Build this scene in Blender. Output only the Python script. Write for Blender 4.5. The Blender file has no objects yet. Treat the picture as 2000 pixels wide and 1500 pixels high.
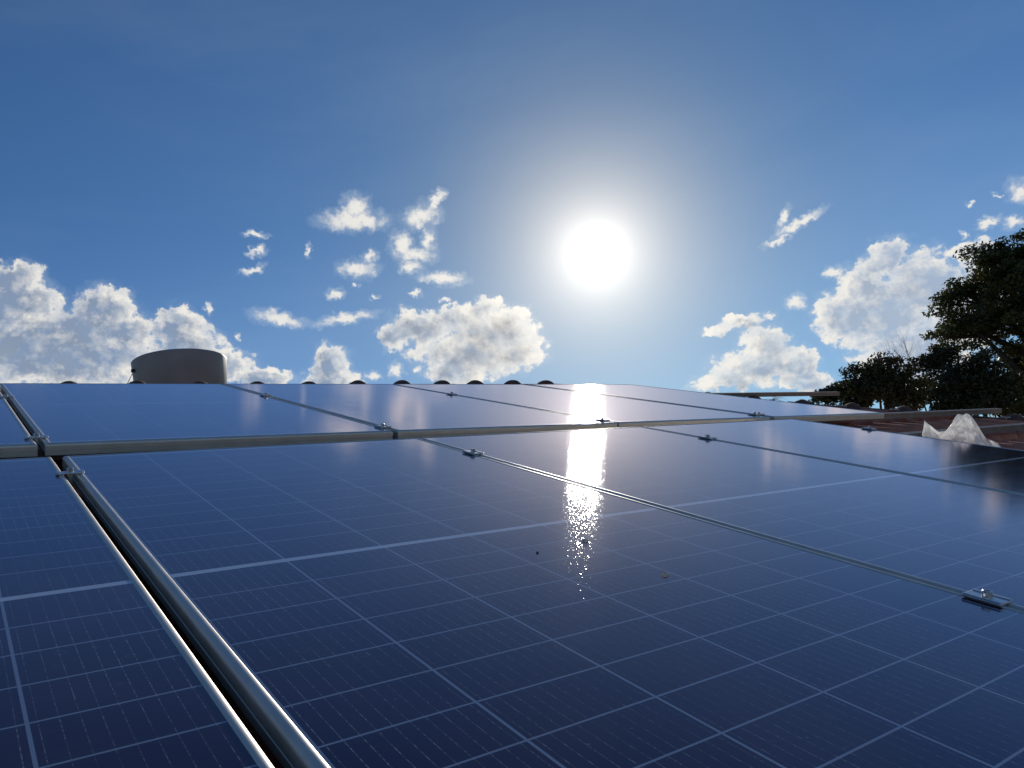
import bpy, bmesh, math, random
import numpy as np
from mathutils import Matrix, Vector

# ------------------------------------------------------------------ camera
S = bpy.context.scene
COL = S.collection
GZ = 4.6                                   # the lens is 4.6 m above the ground
cd = bpy.data.cameras.new('camera')
cam = bpy.data.objects.new('camera', cd); COL.objects.link(cam)
cd.sensor_width = 36.0; cd.lens = 27.76
cd.clip_start = 0.02; cd.clip_end = 5000
# camera rows: world basis vectors of right, up and back
RB = np.array([[0.80938, 0.004932, -0.587265], [-0.565793, -0.261501, -0.781982], [-0.157427, 0.965191, -0.208863]])
cam.matrix_world = Matrix(((RB[0][0], RB[0][1], RB[0][2], 0), (RB[1][0], RB[1][1], RB[1][2], 0),
                           (RB[2][0], RB[2][1], RB[2][2], GZ), (0, 0, 0, 1)))
S.camera = cam

# ------------------------------------------------------------------ light
SUN_EL, SUN_AZ = 20.18, 44.85              # degrees; azimuth clockwise from +Y
sv = Vector((math.sin(math.radians(SUN_AZ)) * math.cos(math.radians(SUN_EL)),
             math.cos(math.radians(SUN_AZ)) * math.cos(math.radians(SUN_EL)), math.sin(math.radians(SUN_EL))))
sl = bpy.data.lights.new('sun', 'SUN'); sl.energy = 3.2; sl.angle = math.radians(0.53); sl.color = (1, 0.93, 0.82)
so = bpy.data.objects.new('sun', sl); COL.objects.link(so)
so.location = (0, 0, 30); so.rotation_euler = sv.to_track_quat('Z', 'Y').to_euler()

S.view_settings.view_transform = 'Standard'
try: S.view_settings.look = 'None'
except Exception: pass
S.view_settings.exposure = 0.0; S.view_settings.gamma = 1.0
S.render.engine = 'CYCLES'
S.cycles.max_bounces = 6; S.cycles.diffuse_bounces = 3; S.cycles.glossy_bounces = 4
S.cycles.transmission_bounces = 4; S.cycles.transparent_max_bounces = 12
S.cycles.caustics_reflective = False; S.cycles.caustics_refractive = False
S.cycles.sample_clamp_direct = 0; S.cycles.sample_clamp_indirect = 4
S.cycles.use_denoising = True
try: S.cycles.denoiser = 'OPENIMAGEDENOISE'
except Exception: pass


class NT:
    """small helper for building node trees"""
    def __init__(s, t): s.t = t
    def n(s, typ, **kw):
        x = s.t.nodes.new(typ)
        for k, v in kw.items(): setattr(x, k, v)
        return x
    def put(s, sock, v):
        if v is None: return
        if isinstance(v, bpy.types.NodeSocket): s.t.links.new(v, sock)
        else:
            if hasattr(sock, 'default_value'):
                if isinstance(v, (tuple, list)) and len(v) == 3 and len(sock.default_value) == 4: v = (*v, 1)
                sock.default_value = v
    def m(s, op, a, b=None, c=None, clamp=False):
        x = s.n('ShaderNodeMath', operation=op); x.use_clamp = clamp
        for i, v in enumerate((a, b, c)): s.put(x.inputs[i], v)
        return x.outputs[0]
    def v(s, op, a, b=None, sc=None):
        x = s.n('ShaderNodeVectorMath', operation=op)
        s.put(x.inputs[0], a); s.put(x.inputs[1], b)
        if sc is not None: s.put(x.inputs['Scale'], sc)
        return x.outputs['Value'] if op in ('LENGTH', 'DOT_PRODUCT', 'DISTANCE') else x.outputs[0]
    def mix(s, f, a, b, blend='MIX'):
        x = s.n('ShaderNodeMix', data_type='RGBA', blend_type=blend)
        s.put(x.inputs[0], f); s.put(x.inputs[6], a); s.put(x.inputs[7], b)
        return x.outputs[2]
    def step(s, x, lo, hi, a=0.0, b=1.0, smooth=True):
        r = s.n('ShaderNodeMapRange'); r.interpolation_type = 'SMOOTHSTEP' if smooth else 'LINEAR'
        s.put(r.inputs[0], x)
        for i, v in zip((1, 2, 3, 4), (lo, hi, a, b)): s.put(r.inputs[i], v)
        return r.outputs[0]
    def noise(s, vec, scale, detail=4, rough=0.55, dims='3D', dist=0.0):
        x = s.n('ShaderNodeTexNoise'); x.noise_dimensions = dims
        s.put(x.inputs['Vector'], vec); x.inputs['Scale'].default_value = scale
        x.inputs['Detail'].default_value = detail; x.inputs['Roughness'].default_value = rough
        x.inputs['Distortion'].default_value = dist
        return x


# ------------------------------------------------------------------ sky
# each cloud lobe: azimuth*0.95, elevation, half sizes (degrees), tilt (radians)
THIN = [(25.5, 25.12, 2.29, 0.7, -0.09),
        (25.79, 25.9, 0.96, 0.91, -0.08),
        (26.59, 24.96, 1.33, 0.56, -0.09),
        (30.54, 24.97, 1.29, 0.85, 0.2),
        (31.71, 25.82, 0.97, 0.39, 0.6),
        (28.67, 23.04, 0.74, 0.93, -0.11),
        (29.64, 22.21, 1.34, 0.58, -0.12),
        (30.75, 23.09, 0.52, 0.93, -0.13),
        (29.08, 21.48, 0.74, 0.43, -0.12),
        (25.35, 21.73, 1.31, 0.61, -0.1),
        (26.33, 22.5, 0.59, 0.5, 0.41),
        (31.24, 20.4, 1.56, 0.44, -0.21),
        (18.53, 24.42, 0.76, 0.24, -0.04),
        (18.59, 23.35, 0.6, 0.27, 0.21),
        (18.21, 22.19, 0.77, 0.24, 0.3),
        (19.69, 18.7, 1.79, 0.5, -0.26),
        (24.1, 18.31, 1.97, 0.4, 0.07),
        (23.61, 20.17, 0.64, 0.32, -0.09),
        (22.1, 23.27, 0.18, 0.46, -0.07),
        (29.17, 19.5, 0.44, 0.22, -0.13),
        (15.14, 19.56, 0.23, 0.38, -0.04),
        (16.8, 17.73, 0.17, 0.24, -0.06),
        (26.43, 19.6, 0.29, 0.18, -0.11),
        (31.31, 18.88, 0.37, 0.18, -0.14),
        (25.11, 20.64, 0.22, 0.14, -0.1),
        (56.4, 18.67, 1.63, 0.31, 0.25),
        (55.52, 19.29, 0.27, 0.79, -0.73),
        (54.82, 17.91, 0.9, 0.24, 0.17),
        (55.01, 13.64, 0.58, 0.45, -0.27),
        (57.59, 14.99, 0.53, 0.41, -0.29),
        (66.7, 15.21, 0.57, 0.28, 0.05),
        (67.91, 14.71, 0.51, 0.33, -0.37),
        (67.54, 16.71, 0.29, 0.15, -0.38),
        (68.73, 16.45, 0.55, 0.79, 0.24),
        (65.32, 15.03, 0.27, 0.19, -0.35),
        (66.21, 16.55, 0.24, 0.15, -0.37),
        (47.91, 9.35, 1.01, 0.36, -0.21),
        (52.11, 8.7, 0.97, 0.49, -0.23),
        (25.55, 14.01, 0.49, 0.29, -0.13),
        (27.18, 14.17, 0.43, 0.59, -0.13)]
THICK = [(29.59, 17.19, 2.74, 1.25, -0.14),
        (32.39, 17.43, 2.02, 1.03, -0.15),
        (34.31, 17.8, 1.03, 0.88, -0.16),
        (34.2, 15.95, 3.48, 1.78, -0.17),
        (32.9, 14.66, 4.55, 1.63, -0.17),
        (36.01, 14.53, 2.18, 1.48, -0.17),
        (31.65, 13.65, 3.08, 1.19, -0.16),
        (27.51, 16.72, 1.23, 1.25, -0.13),
        (35.71, 16.08, 1.65, 1.67, -0.17),
        (4.02, 21.38, 1.43, 1.37, 0.04),
        (4.66, 20.15, 1.73, 1.45, 0.02),
        (3.31, 19.8, 1.62, 1.87, 0.03),
        (8.78, 19.87, 1.86, 1.38, -0.01),
        (8.28, 18.57, 2.84, 1.57, -0.02),
        (10.39, 18.03, 1.34, 1.4, -0.03),
        (4.59, 17.31, 4.22, 2.54, -0.01),
        (7.62, 16.62, 4.15, 2.29, -0.04),
        (13.13, 18.44, 1.66, 1.16, -0.04),
        (13.67, 17.05, 2.31, 1.65, -0.06),
        (15.82, 15.8, 2.17, 1.12, -0.08),
        (18.36, 14.61, 1.85, 0.71, -0.1),
        (22.79, 15.18, 1.47, 1.3, -0.11),
        (22.66, 13.99, 2.16, 0.94, -0.12),
        (60.75, 15.12, 1.8, 1.12, 0.27),
        (58.99, 13.59, 1.5, 1.48, -0.3),
        (57.65, 11.87, 1.87, 1.91, -0.28),
        (59.68, 11.29, 2.88, 2.68, -0.29),
        (62.36, 12.54, 2.63, 2.29, -0.31),
        (60.82, 8.55, 3.44, 2.65, -0.27),
        (65.63, 13.73, 1.3, 0.76, -0.03),
        (56.54, 12.53, 0.75, 1.1, -0.27),
        (64.17, 10.62, 2.38, 2.57, -0.31),
        (51.08, 13.32, 2.37, 0.53, 0.01),
        (49.68, 13.22, 0.95, 0.43, -0.24),
        (52.36, 11.4, 1.68, 1.41, -0.25),
        (51.7, 9.89, 3.05, 1.27, -0.24),
        (54.25, 9.49, 1.32, 1.25, -0.24),
        (49.59, 9.5, 2.11, 0.72, -0.22),
        (54.31, 8.29, 1.86, 0.7, -0.24)]

W = bpy.data.worlds.new('World'); S.world = W
W.use_nodes = True
wt = W.node_tree; wt.nodes.clear()
N = NT(wt)


def cloud_field():
    """node group: direction in degrees -> density of the heavy and of the thin clouds"""
    g = bpy.data.node_groups.new('cloud_field', 'ShaderNodeTree')
    g.interface.new_socket('P', in_out='INPUT', socket_type='NodeSocketVector')
    g.interface.new_socket('Heavy', in_out='OUTPUT', socket_type='NodeSocketFloat')
    g.interface.new_socket('Thin', in_out='OUTPUT', socket_type='NodeSocketFloat')
    g.interface.new_socket('Soft', in_out='OUTPUT', socket_type='NodeSocketFloat')
    G = NT(g); gi = G.n('NodeGroupInput'); go = G.n('NodeGroupOutput')
    P = gi.outputs[0]
    n1 = G.noise(P, 0.42, 3, 0.55)
    w1 = G.v('SCALE', G.v('SUBTRACT', n1.outputs['Color'], (0.5, 0.5, 0.5)), sc=1.7)
    n2 = G.noise(P, 1.9, 5, 0.58)
    w2 = G.v('SCALE', G.v('SUBTRACT', n2.outputs['Color'], (0.5, 0.5, 0.5)), sc=1.15)
    Q = G.v('ADD', G.v('ADD', P, w1), w2)
    Qt = G.v('ADD', G.v('ADD', P, G.v('SCALE', w1, sc=0.55)), w2)
    Qh = G.v('MULTIPLY', Q, (1, 1, 0)); Qt = G.v('MULTIPLY', Qt, (1, 1, 0))
    def acc(tab, q, k):
        out = None
        for (a, e, rx, ry, rot) in tab:
            mp = G.n('ShaderNodeMapping', vector_type='TEXTURE')
            G.put(mp.inputs[0], q)
            mp.inputs['Location'].default_value = (a, e, 0); mp.inputs['Rotation'].default_value = (0, 0, rot)
            mp.inputs['Scale'].default_value = (rx * k, ry * k, 1)
            gr = G.n('ShaderNodeTexGradient', gradient_type='SPHERICAL')
            G.put(gr.inputs[0], mp.outputs[0])
            v = gr.outputs['Fac']
            if out is None: out = v
            else: out = G.m('SMOOTH_MAX', out, v, 0.12)
        return out
    H = acc(THICK, Qh, 1.43); T = acc(THIN, Qt, 1.72)
    nf = G.noise(P, 1.15, 7, 0.57).outputs['Fac']
    nf = G.m('SUBTRACT', nf, 0.5)
    G.put(go.inputs[0], G.m('ADD', H, G.m('MULTIPLY', nf, G.step(H, 0.15, 0.30, 0.0, 1.1))))
    G.put(go.inputs[1], G.m('ADD', T, G.m('MULTIPLY', nf, G.step(T, 0.15, 0.30, 0.0, 0.9))))
    G.put(go.inputs[2], G.m('MAXIMUM', H, T))
    return g


tc = N.n('ShaderNodeTexCoord')
D = N.v('NORMALIZE', tc.outputs['Generated'])
sep = N.n('ShaderNodeSeparateXYZ'); N.put(sep.inputs[0], D)
DEG = 180 / math.pi
az = N.m('MULTIPLY', N.m('ARCTAN2', sep.outputs[0], sep.outputs[1]), DEG * 0.95)
el = N.m('MULTIPLY', N.m('ARCSINE', sep.outputs[2]), DEG)
cP = N.n('ShaderNodeCombineXYZ'); N.put(cP.inputs[0], az); N.put(cP.inputs[1], el)
P = cP.outputs[0]
grp = cloud_field()
g1 = N.n('ShaderNodeGroup'); g1.node_tree = grp; N.put(g1.inputs[0], P)
toS = N.v('NORMALIZE', N.v('SUBTRACT', (SUN_AZ * 0.95, SUN_EL, 0), P))
g2 = N.n('ShaderNodeGroup'); g2.node_tree = grp; N.put(g2.inputs[0], N.v('ADD', P, N.v('SCALE', toS, sc=0.75)))

sky = N.n('ShaderNodeTexSky', sky_type='NISHITA'); sky.sun_disc = False
sky.sun_elevation = math.radians(SUN_EL); sky.sun_rotation = math.radians(SUN_AZ)
sky.altitude = 500; sky.air_density = 1.0; sky.dust_density = 0.15; sky.ozone_density = 2.5

# the glow of sunlit haze round the sun
cosA = N.v('DOT_PRODUCT', D, tuple(sv))
ang = N.m('MULTIPLY', N.m('ARCCOSINE', N.m('MINIMUM', cosA, 0.999999)), DEG)
def lobe(amp, w): return N.m('MULTIPLY', N.m('EXPONENT', N.m('MULTIPLY', N.m('POWER', N.m('DIVIDE', ang, w), 1.5), -1.0)), amp)

WHITE = (8.6, 8.3, 7.7); GREY = (3.3, 3.75, 4.4); DARK = (2.1, 2.3, 2.75)
H1, T1 = g1.outputs[0], g1.outputs[1]; H2 = g2.outputs[0]
aH = N.step(H1, 0.24, 0.43)
aT = N.step(T1, 0.34, 0.86)
tex = N.noise(P, 1.2, 5, 0.58).outputs['Fac']
big = N.noise(P, 0.33, 2, 0.5).outputs['Fac']
rim = N.m('MULTIPLY', N.m('SUBTRACT', H1, H2), 1.25)
near = N.step(ang, 7.0, 20.0, 1.0, 0.0)
edge_lit = N.step(H1, 0.36, N.m('ADD', 0.76, N.m('MULTIPLY', near, 0.42)), 1.0, 0.0); deep = N.step(H1, 0.62, 1.0, 1.0, 0.25)
bright = N.m('ADD', N.m('ADD', edge_lit, rim), N.m('MULTIPLY', N.m('MULTIPLY', N.m('SUBTRACT', tex, 0.5), 0.60), deep), clamp=True)
near = N.step(ang, 7.0, 20.0, 1.0, 0.0)
# haze warms and whitens the sky close to the sun
hz = N.m('EXPONENT', N.m('MULTIPLY', N.m('POWER', N.m('DIVIDE', ang, 14.0), 1.6), -1.0))
c0 = N.v('MULTIPLY', sky.outputs[0], N.mix(hz, (0.37, 0.585, 0.79, 1), (0.40, 0.50, 0.51, 1)))
far = N.mix(N.step(az, 18.0, 42.0), (2.35, 3.0, 4.15, 1), (4.0, 4.7, 5.9, 1))
inner = N.mix(near, N.mix(N.step(big, 0.40, 0.75, 0.0, 0.35), far, GREY), DARK)
heavyc = N.mix(bright, inner, WHITE)
veil = N.step(g1.outputs[2], 0.08, 0.42, 0.0, 0.22)
cm = N.n('ShaderNodeMapping'); N.put(cm.inputs[0], P); cm.inputs['Rotation'].default_value = (0, 0, -0.6); cm.inputs['Scale'].default_value = (0.035, 0.14, 1)
cir = N.noise(cm.outputs[0], 1.0, 5, 0.6).outputs['Fac']
veil = N.m('ADD', veil, N.step(el, 8.0, 26.0, 0.13, 0.0))
veil = N.m('ADD', veil, N.step(cir, 0.40, 0.78, 0.0, 0.045))
c0 = N.mix(veil, c0, (5.4, 6.3, 7.2, 1))
c1 = N.mix(N.m('MULTIPLY', aT, 0.90), c0, WHITE)
thin_ = N.noise(P, 0.75, 5, 0.6).outputs['Fac']
c2 = N.mix(N.m('MULTIPLY', aH, N.step(thin_, 0.38, 0.62, 0.97, 0.66)), c1, heavyc)
gc = N.v('ADD', N.v('SCALE', (1.0, 0.97, 0.92), sc=N.m('MULTIPLY', N.m('EXPONENT', N.m('DIVIDE', ang, -1.5)), 14.0)), N.v('ADD', N.v('SCALE', (1.0, 0.80, 0.58), sc=lobe(6.2, 6.3)), N.v('SCALE', (0.62, 0.78, 0.80), sc=lobe(0.55, 20.0))))
c3 = N.v('ADD', c2, gc)
bg = N.n('ShaderNodeBackground'); N.put(bg.inputs[0], c3); bg.inputs[1].default_value = 0.1
wo = N.n('ShaderNodeOutputWorld'); N.put(wo.inputs[0], bg.outputs[0])
W.cycles.sampling_method = 'MANUAL'; W.cycles.sample_map_resolution = 1024

# ------------------------------------------------------------------ helpers
rng = np.random.default_rng(7)
random.seed(7)


def mesh_obj(name, verts, faces, mat=None, parent=None, smooth=False, loc=None, rot=None, mats=None, midx=None, uv=None):
    me = bpy.data.meshes.new(name)
    me.from_pydata([tuple(map(float, v)) for v in verts], [], [tuple(map(int, f)) for f in faces])
    if mats:
        for x in mats: me.materials.append(x)
        if midx is not None: me.polygons.foreach_set('material_index', midx)
    elif mat: me.materials.append(mat)
    if smooth: me.polygons.foreach_set('use_smooth', [True] * len(me.polygons))
    if uv is not None:
        l = me.uv_layers.new(name='UVMap')
        vi = np.empty(len(me.loops), int); me.loops.foreach_get('vertex_index', vi)
        l.data.foreach_set('uv', np.asarray(uv, float)[vi].ravel())
    me.update()
    o = bpy.data.objects.new(name, me); COL.objects.link(o)
    if parent: o.parent = parent
    if loc is not None: o.location = loc
    if rot is not None: o.rotation_euler = rot
    return o


def quad_mesh(name, V, F, mat, parent=None, smooth=False):
    """fast mesh from numpy arrays, F of shape (n,4) or (n,3)"""
    me = bpy.data.meshes.new(name)
    k = F.shape[1]
    me.vertices.add(len(V)); me.vertices.foreach_set('co', np.asarray(V, np.float32).ravel())
    me.loops.add(F.size); me.loops.foreach_set('vertex_index', F.astype(np.int32).ravel())
    me.polygons.add(len(F)); me.polygons.foreach_set('loop_start', np.arange(0, F.size, k, dtype=np.int32))
    me.polygons.foreach_set('loop_total', np.full(len(F), k, np.int32))
    if smooth: me.polygons.foreach_set('use_smooth', np.ones(len(F), bool))
    me.materials.append(mat); me.update(calc_edges=True); me.validate()
    o = bpy.data.objects.new(name, me); COL.objects.link(o)
    if parent: o.parent = parent
    return o


def empty(name, loc=(0, 0, 0), rot=(0, 0, 0)):
    o = bpy.data.objects.new(name, None); COL.objects.link(o)
    o.location = loc; o.rotation_euler = rot; o.empty_display_size = 0.1
    return o


def tag(o, label=None, cat=None, group=None, kind=None):
    for k, v in (('label', label), ('category', cat), ('group', group), ('kind', kind)):
        if v: o[k] = v
    return o


class MB:
    """collects shapes into one mesh"""
    def __init__(s): s.v = []; s.f = []
    def add(s, vs, fs):
        b = len(s.v); s.v += [tuple(x) for x in vs]; s.f += [tuple(i + b for i in f) for f in fs]
    def box(s, x0, x1, y0, y1, z0, z1, bev=0.0):
        if bev <= 0:
            s.add([(x0, y0, z0), (x1, y0, z0), (x1, y1, z0), (x0, y1, z0), (x0, y0, z1), (x1, y0, z1), (x1, y1, z1), (x0, y1, z1)],
                  [(3, 2, 1, 0), (4, 5, 6, 7), (0, 1, 5, 4), (1, 2, 6, 5), (2, 3, 7, 6), (3, 0, 4, 7)])
        else:
            bm = bmesh.new(); bmesh.ops.create_cube(bm, size=1)
            for v in bm.verts:
                v.co = ((x0 + x1) / 2 + v.co.x * (x1 - x0), (y0 + y1) / 2 + v.co.y * (y1 - y0), (z0 + z1) / 2 + v.co.z * (z1 - z0))
            bmesh.ops.bevel(bm, geom=bm.edges[:], offset=bev, segments=2, profile=0.5, affect='EDGES')
            bm.verts.index_update()
            s.add([v.co[:] for v in bm.verts], [[v.index for v in f.verts] for f in bm.faces]); bm.free()
    def tube(s, pts, rad, n=6, cap=True):
        pts = [np.array(p, float) for p in pts]
        rad = [rad] * len(pts) if np.isscalar(rad) else list(rad)
        b = len(s.v); ref = np.array([0.13, 0.31, 0.94])
        for i, p in enumerate(pts):
            t = pts[min(i + 1, len(pts) - 1)] - pts[max(i - 1, 0)]; t = t / (np.linalg.norm(t) + 1e-9)
            a = np.cross(t, ref); a /= (np.linalg.norm(a) + 1e-9); c = np.cross(t, a)
            for k in range(n):
                w = 2 * math.pi * k / n
                s.v.append(tuple(p + rad[i] * (math.cos(w) * a + math.sin(w) * c)))
        for i in range(len(pts) - 1):
            for k in range(n):
                k2 = (k + 1) % n
                s.f.append((b + i * n + k, b + i * n + k2, b + (i + 1) * n + k2, b + (i + 1) * n + k))
        if cap:
            s.f.append(tuple(b + k for k in range(n))[::-1]); e = b + (len(pts) - 1) * n
            s.f.append(tuple(e + k for k in range(n)))
    def lathe(s, prof, n=48, cap0=False, cap1=False):
        b = len(s.v)
        for r, z in prof:
            for k in range(n):
                w = 2 * math.pi * k / n; s.v.append((r * math.cos(w), r * math.sin(w), z))
        for i in range(len(prof) - 1):
            for k in range(n):
                k2 = (k + 1) % n
                s.f.append((b + i * n + k, b + i * n + k2, b + (i + 1) * n + k2, b + (i + 1) * n + k))
        if cap0: s.f.append(tuple(b + k for k in range(n))[::-1])
        if cap1: s.f.append(tuple(b + (len(prof) - 1) * n + k for k in range(n)))
    def build(s, name, mat, parent=None, smooth=False, loc=None, rot=None):
        return mesh_obj(name, s.v, s.f, mat, parent, smooth, loc, rot)


# ------------------------------------------------------------------ the roof plane
SL = math.radians(20)
O = np.array([0.267393, 1.222160, 0.043828 + GZ])      # a cell corner of the middle panel
UX = np.array([1.0, 0, 0]); VD = np.array([0, -math.cos(SL), -math.sin(SL)])
NN = np.array([0, -math.sin(SL), math.cos(SL)])
RROT = (SL, 0, 0)
PIT = 0.168                                            # one cell and its gap


def rp(u, v, h=0.0):
    """point of the roof: u metres along the ridge, v metres down the slope, h above the panel glass"""
    return tuple(O + u * UX + v * VD + h * NN)


# ------------------------------------------------------------------ materials
def new_mat(name):
    m = bpy.data.materials.new(name); m.use_nodes = True
    t = m.node_tree; t.nodes.clear(); n = NT(t)
    out = n.n('ShaderNodeOutputMaterial'); return m, n, out


def principled(n, out, base, rough=0.5, metal=0.0, spec=0.5, bump=None, bstr=0.2, bdist=0.002, **kw):
    p = n.n('ShaderNodeBsdfPrincipled')
    n.put(p.inputs['Base Color'], base if isinstance(base, bpy.types.NodeSocket) else (*base, 1))
    n.put(p.inputs['Roughness'], rough); n.put(p.inputs['Metallic'], metal)
    n.put(p.inputs['Specular IOR Level'], spec)
    for k, v in kw.items(): n.put(p.inputs[k.replace('_', ' ')], v)
    if bump is not None:
        b = n.n('ShaderNodeBump'); b.inputs['Strength'].default_value = bstr; b.inputs['Distance'].default_value = bdist
        n.put(b.inputs['Height'], bump); n.put(p.inputs['Normal'], b.outputs[0])
    n.put(out.inputs[0], p.outputs[0]); return p


def noisy(name, c1, c2, scale, rough=0.7, metal=0.0, bstr=0.2, bdist=0.004, detail=6, spec=0.4, lo=0.35, hi=0.65, coord='Object', r2=None):
    m, n, out = new_mat(name)
    tc = n.n('ShaderNodeTexCoord'); ns = n.noise(tc.outputs[coord], scale, detail, 0.6)
    f = n.step(ns.outputs['Fac'], lo, hi)
    col = n.mix(f, (*c1, 1), (*c2, 1))
    r = rough if r2 is None else n.step(ns.outputs['Fac'], 0.3, 0.7, rough, r2)
    principled(n, out, col, r, metal, spec, ns.outputs['Fac'], bstr, bdist)
    return m


def glass_mat():
    m, n, out = new_mat('solar_glass')
    uvn = n.n('ShaderNodeUVMap'); uvn.uv_map = 'UVMap'
    tc = n.n('ShaderNodeTexCoord')
    sp = n.n('ShaderNodeSeparateXYZ'); n.put(sp.inputs[0], uvn.outputs[0])
    x, y = sp.outputs[0], sp.outputs[1]
    # columns of cells, one cell wide
    fx = n.m('ABSOLUTE', n.m('SUBTRACT', x, n.m('ROUND', x)))
    lx = n.step(fx, 0.0085, 0.0125, 1.0, 0.0)
    # half cells on both sides of the wide middle gap
    ya = n.m('ABSOLUTE', y)
    yr = n.m('DIVIDE', n.m('SUBTRACT', ya, 0.145), 0.5139)
    fy = n.m('ABSOLUTE', n.m('SUBTRACT', yr, n.m('ROUND', yr)))
    ly = n.m('MULTIPLY', n.step(fy, 0.013, 0.020, 1.0, 0.0), n.m('GREATER_THAN', yr, 0.5))
    mid = n.step(ya, 0.044, 0.050, 1.0, 0.0)
    edge = n.m('GREATER_THAN', yr, 12.0)
    # thin solder wires along every cell
    xb = n.m('MULTIPLY', x, 10.0)
    fb = n.m('ABSOLUTE', n.m('SUBTRACT', n.m('SUBTRACT', xb, n.m('FLOOR', xb)), 0.5))
    spk = n.noise(tc.outputs['Object'], 160, 2, 0.6).outputs['Fac']  # noise that puts the sparkle of the wires into their colour
    patch = n.noise(tc.outputs['Object'], 3.0, 3, 0.6).outputs['Fac']
    wb = n.m('MULTIPLY', n.step(fb, 0.014, 0.042, 1.0, 0.0), n.m('MULTIPLY', n.step(spk, 0.42, 0.66, 0.12, 0.85), n.step(patch, 0.35, 0.6, 0.35, 1.0)))
    wb = n.m('MULTIPLY', wb, n.m('SUBTRACT', 1.0, n.m('MAXIMUM', mid, lx)))
    # each cell differs a little
    cell = n.n('ShaderNodeCombineXYZ'); n.put(cell.inputs[0], n.m('FLOOR', x)); n.put(cell.inputs[1], n.m('FLOOR', n.m('MULTIPLY', yr, n.m('SIGN', y))))
    wn = n.n('ShaderNodeTexWhiteNoise', noise_dimensions='3D'); n.put(wn.inputs['Vector'], cell.outputs[0])
    ccol = n.mix(wn.outputs['Value'], (0.0075, 0.0042, 0.038, 1), (0.0190, 0.0085, 0.038, 1))
    blot = n.noise(tc.outputs['Object'], 2.2, 3, 0.5).outputs['Fac']
    ccol = n.mix(n.step(blot, 0.4, 0.7, 0.0, 0.6), ccol, (0.034, 0.015, 0.038, 1))
    grid = n.m('MAXIMUM', n.m('MAXIMUM', lx, ly), edge)
    col = n.mix(wb, ccol, (0.42, 0.41, 0.41, 1))
    col = n.mix(n.m('MULTIPLY', grid, 0.85), col, (0.27, 0.33, 0.43, 1))
    col = n.mix(mid, col, (0.52, 0.58, 0.66, 1))
    # dust film and wiped streaks on the glass
    mp = n.n('ShaderNodeMapping'); n.put(mp.inputs[0], tc.outputs['Object']); mp.inputs['Scale'].default_value = (1.2, 7.0, 1.0); mp.inputs['Rotation'].default_value = (0, 0, 0.5)
    st = n.noise(mp.outputs[0], 3.0, 6, 0.65).outputs['Fac']
    dn = n.noise(tc.outputs['Object'], 5.0, 7, 0.65).outputs['Fac']
    dust = n.m('ADD', n.step(st, 0.55, 0.85, 0.0, 0.05), n.step(dn, 0.45, 0.85, 0.008, 0.05))
    speck = n.noise(tc.outputs['Object'], 90, 2, 0.5).outputs['Fac']
    dust = n.m('ADD', dust, n.step(speck, 0.72, 0.80, 0.0, 0.35))
    mp2 = n.n('ShaderNodeMapping'); n.put(mp2.inputs[0], tc.outputs['Object']); mp2.inputs['Scale'].default_value = (9.0, 60.0, 1.0); mp2.inputs['Rotation'].default_value = (0, 0, -0.35)
    scr = n.noise(mp2.outputs[0], 1.0, 3, 0.5).outputs['Fac']
    msk = n.noise(tc.outputs['Object'], 2.6, 2, 0.5).outputs['Fac']
    dust = n.m('ADD', dust, n.m('MULTIPLY', n.step(scr, 0.66, 0.74, 0.0, 0.30), n.step(msk, 0.55, 0.66)))
    lowe = n.step(n.m('ABSOLUTE', y), 5.6, 6.4, 0.0, 0.06)
    dust = n.m('ADD', dust, n.m('MULTIPLY', lowe, n.step(dn, 0.3, 0.7, 0.4, 1.4)))
    rv = n.n('ShaderNodeTexVoronoi', feature='F1'); n.put(rv.inputs['Vector'], tc.outputs['Object']); rv.inputs['Scale'].default_value = 26
    ring = n.m('MULTIPLY', n.step(n.m('ABSOLUTE', n.m('SUBTRACT', rv.outputs['Distance'], 0.16)), 0.02, 0.05, 0.07, 0.0), n.step(n.noise(tc.outputs['Object'], 4, 2, 0.5).outputs['Fac'], 0.45, 0.6))
    dust = n.m('ADD', dust, ring)
    col = n.mix(dust, col, (0.36, 0.31, 0.25, 1))
    # fine texture of the solar glass
    fine = n.noise(tc.outputs['Object'], 900, 2, 0.6).outputs['Fac']
    # pressed texture of the solar glass: small facets, most nearly flat, a few tilted by several degrees
    vo = n.n('ShaderNodeTexVoronoi', feature='F1'); n.put(vo.inputs['Vector'], tc.outputs['Object']); vo.inputs['Scale'].default_value = 850
    tl = n.v('SCALE', n.v('SUBTRACT', vo.outputs['Color'], (0.5, 0.5, 0.5)), sc=2.0)
    t3 = n.v('MULTIPLY', n.v('MULTIPLY', n.v('MULTIPLY', tl, tl), tl), (0.068, 0.068, 0.0))
    sm = n.noise(tc.outputs['Object'], 38, 3, 0.6).outputs['Color']
    t3 = n.v('ADD', t3, n.v('MULTIPLY', n.v('SUBTRACT', sm, (0.5, 0.5, 0.5)), (0.020, 0.020, 0.0)))
    vt = n.n('ShaderNodeVectorTransform', vector_type='VECTOR', convert_from='OBJECT', convert_to='WORLD'); n.put(vt.inputs[0], t3)
    ge = n.n('ShaderNodeNewGeometry')
    nrm = n.v('NORMALIZE', n.v('ADD', ge.outputs['Normal'], vt.outputs[0]))
    df = n.n('ShaderNodeBsdfDiffuse'); n.put(df.inputs[0], col)
    gl = n.n('ShaderNodeBsdfGlossy'); gl.distribution = 'BECKMANN'
    n.put(gl.inputs['Roughness'], n.step(dn, 0.3, 0.7, 0.094, 0.108)); gl.inputs['Color'].default_value = (0.99, 0.90, 1.0, 1)
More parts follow.
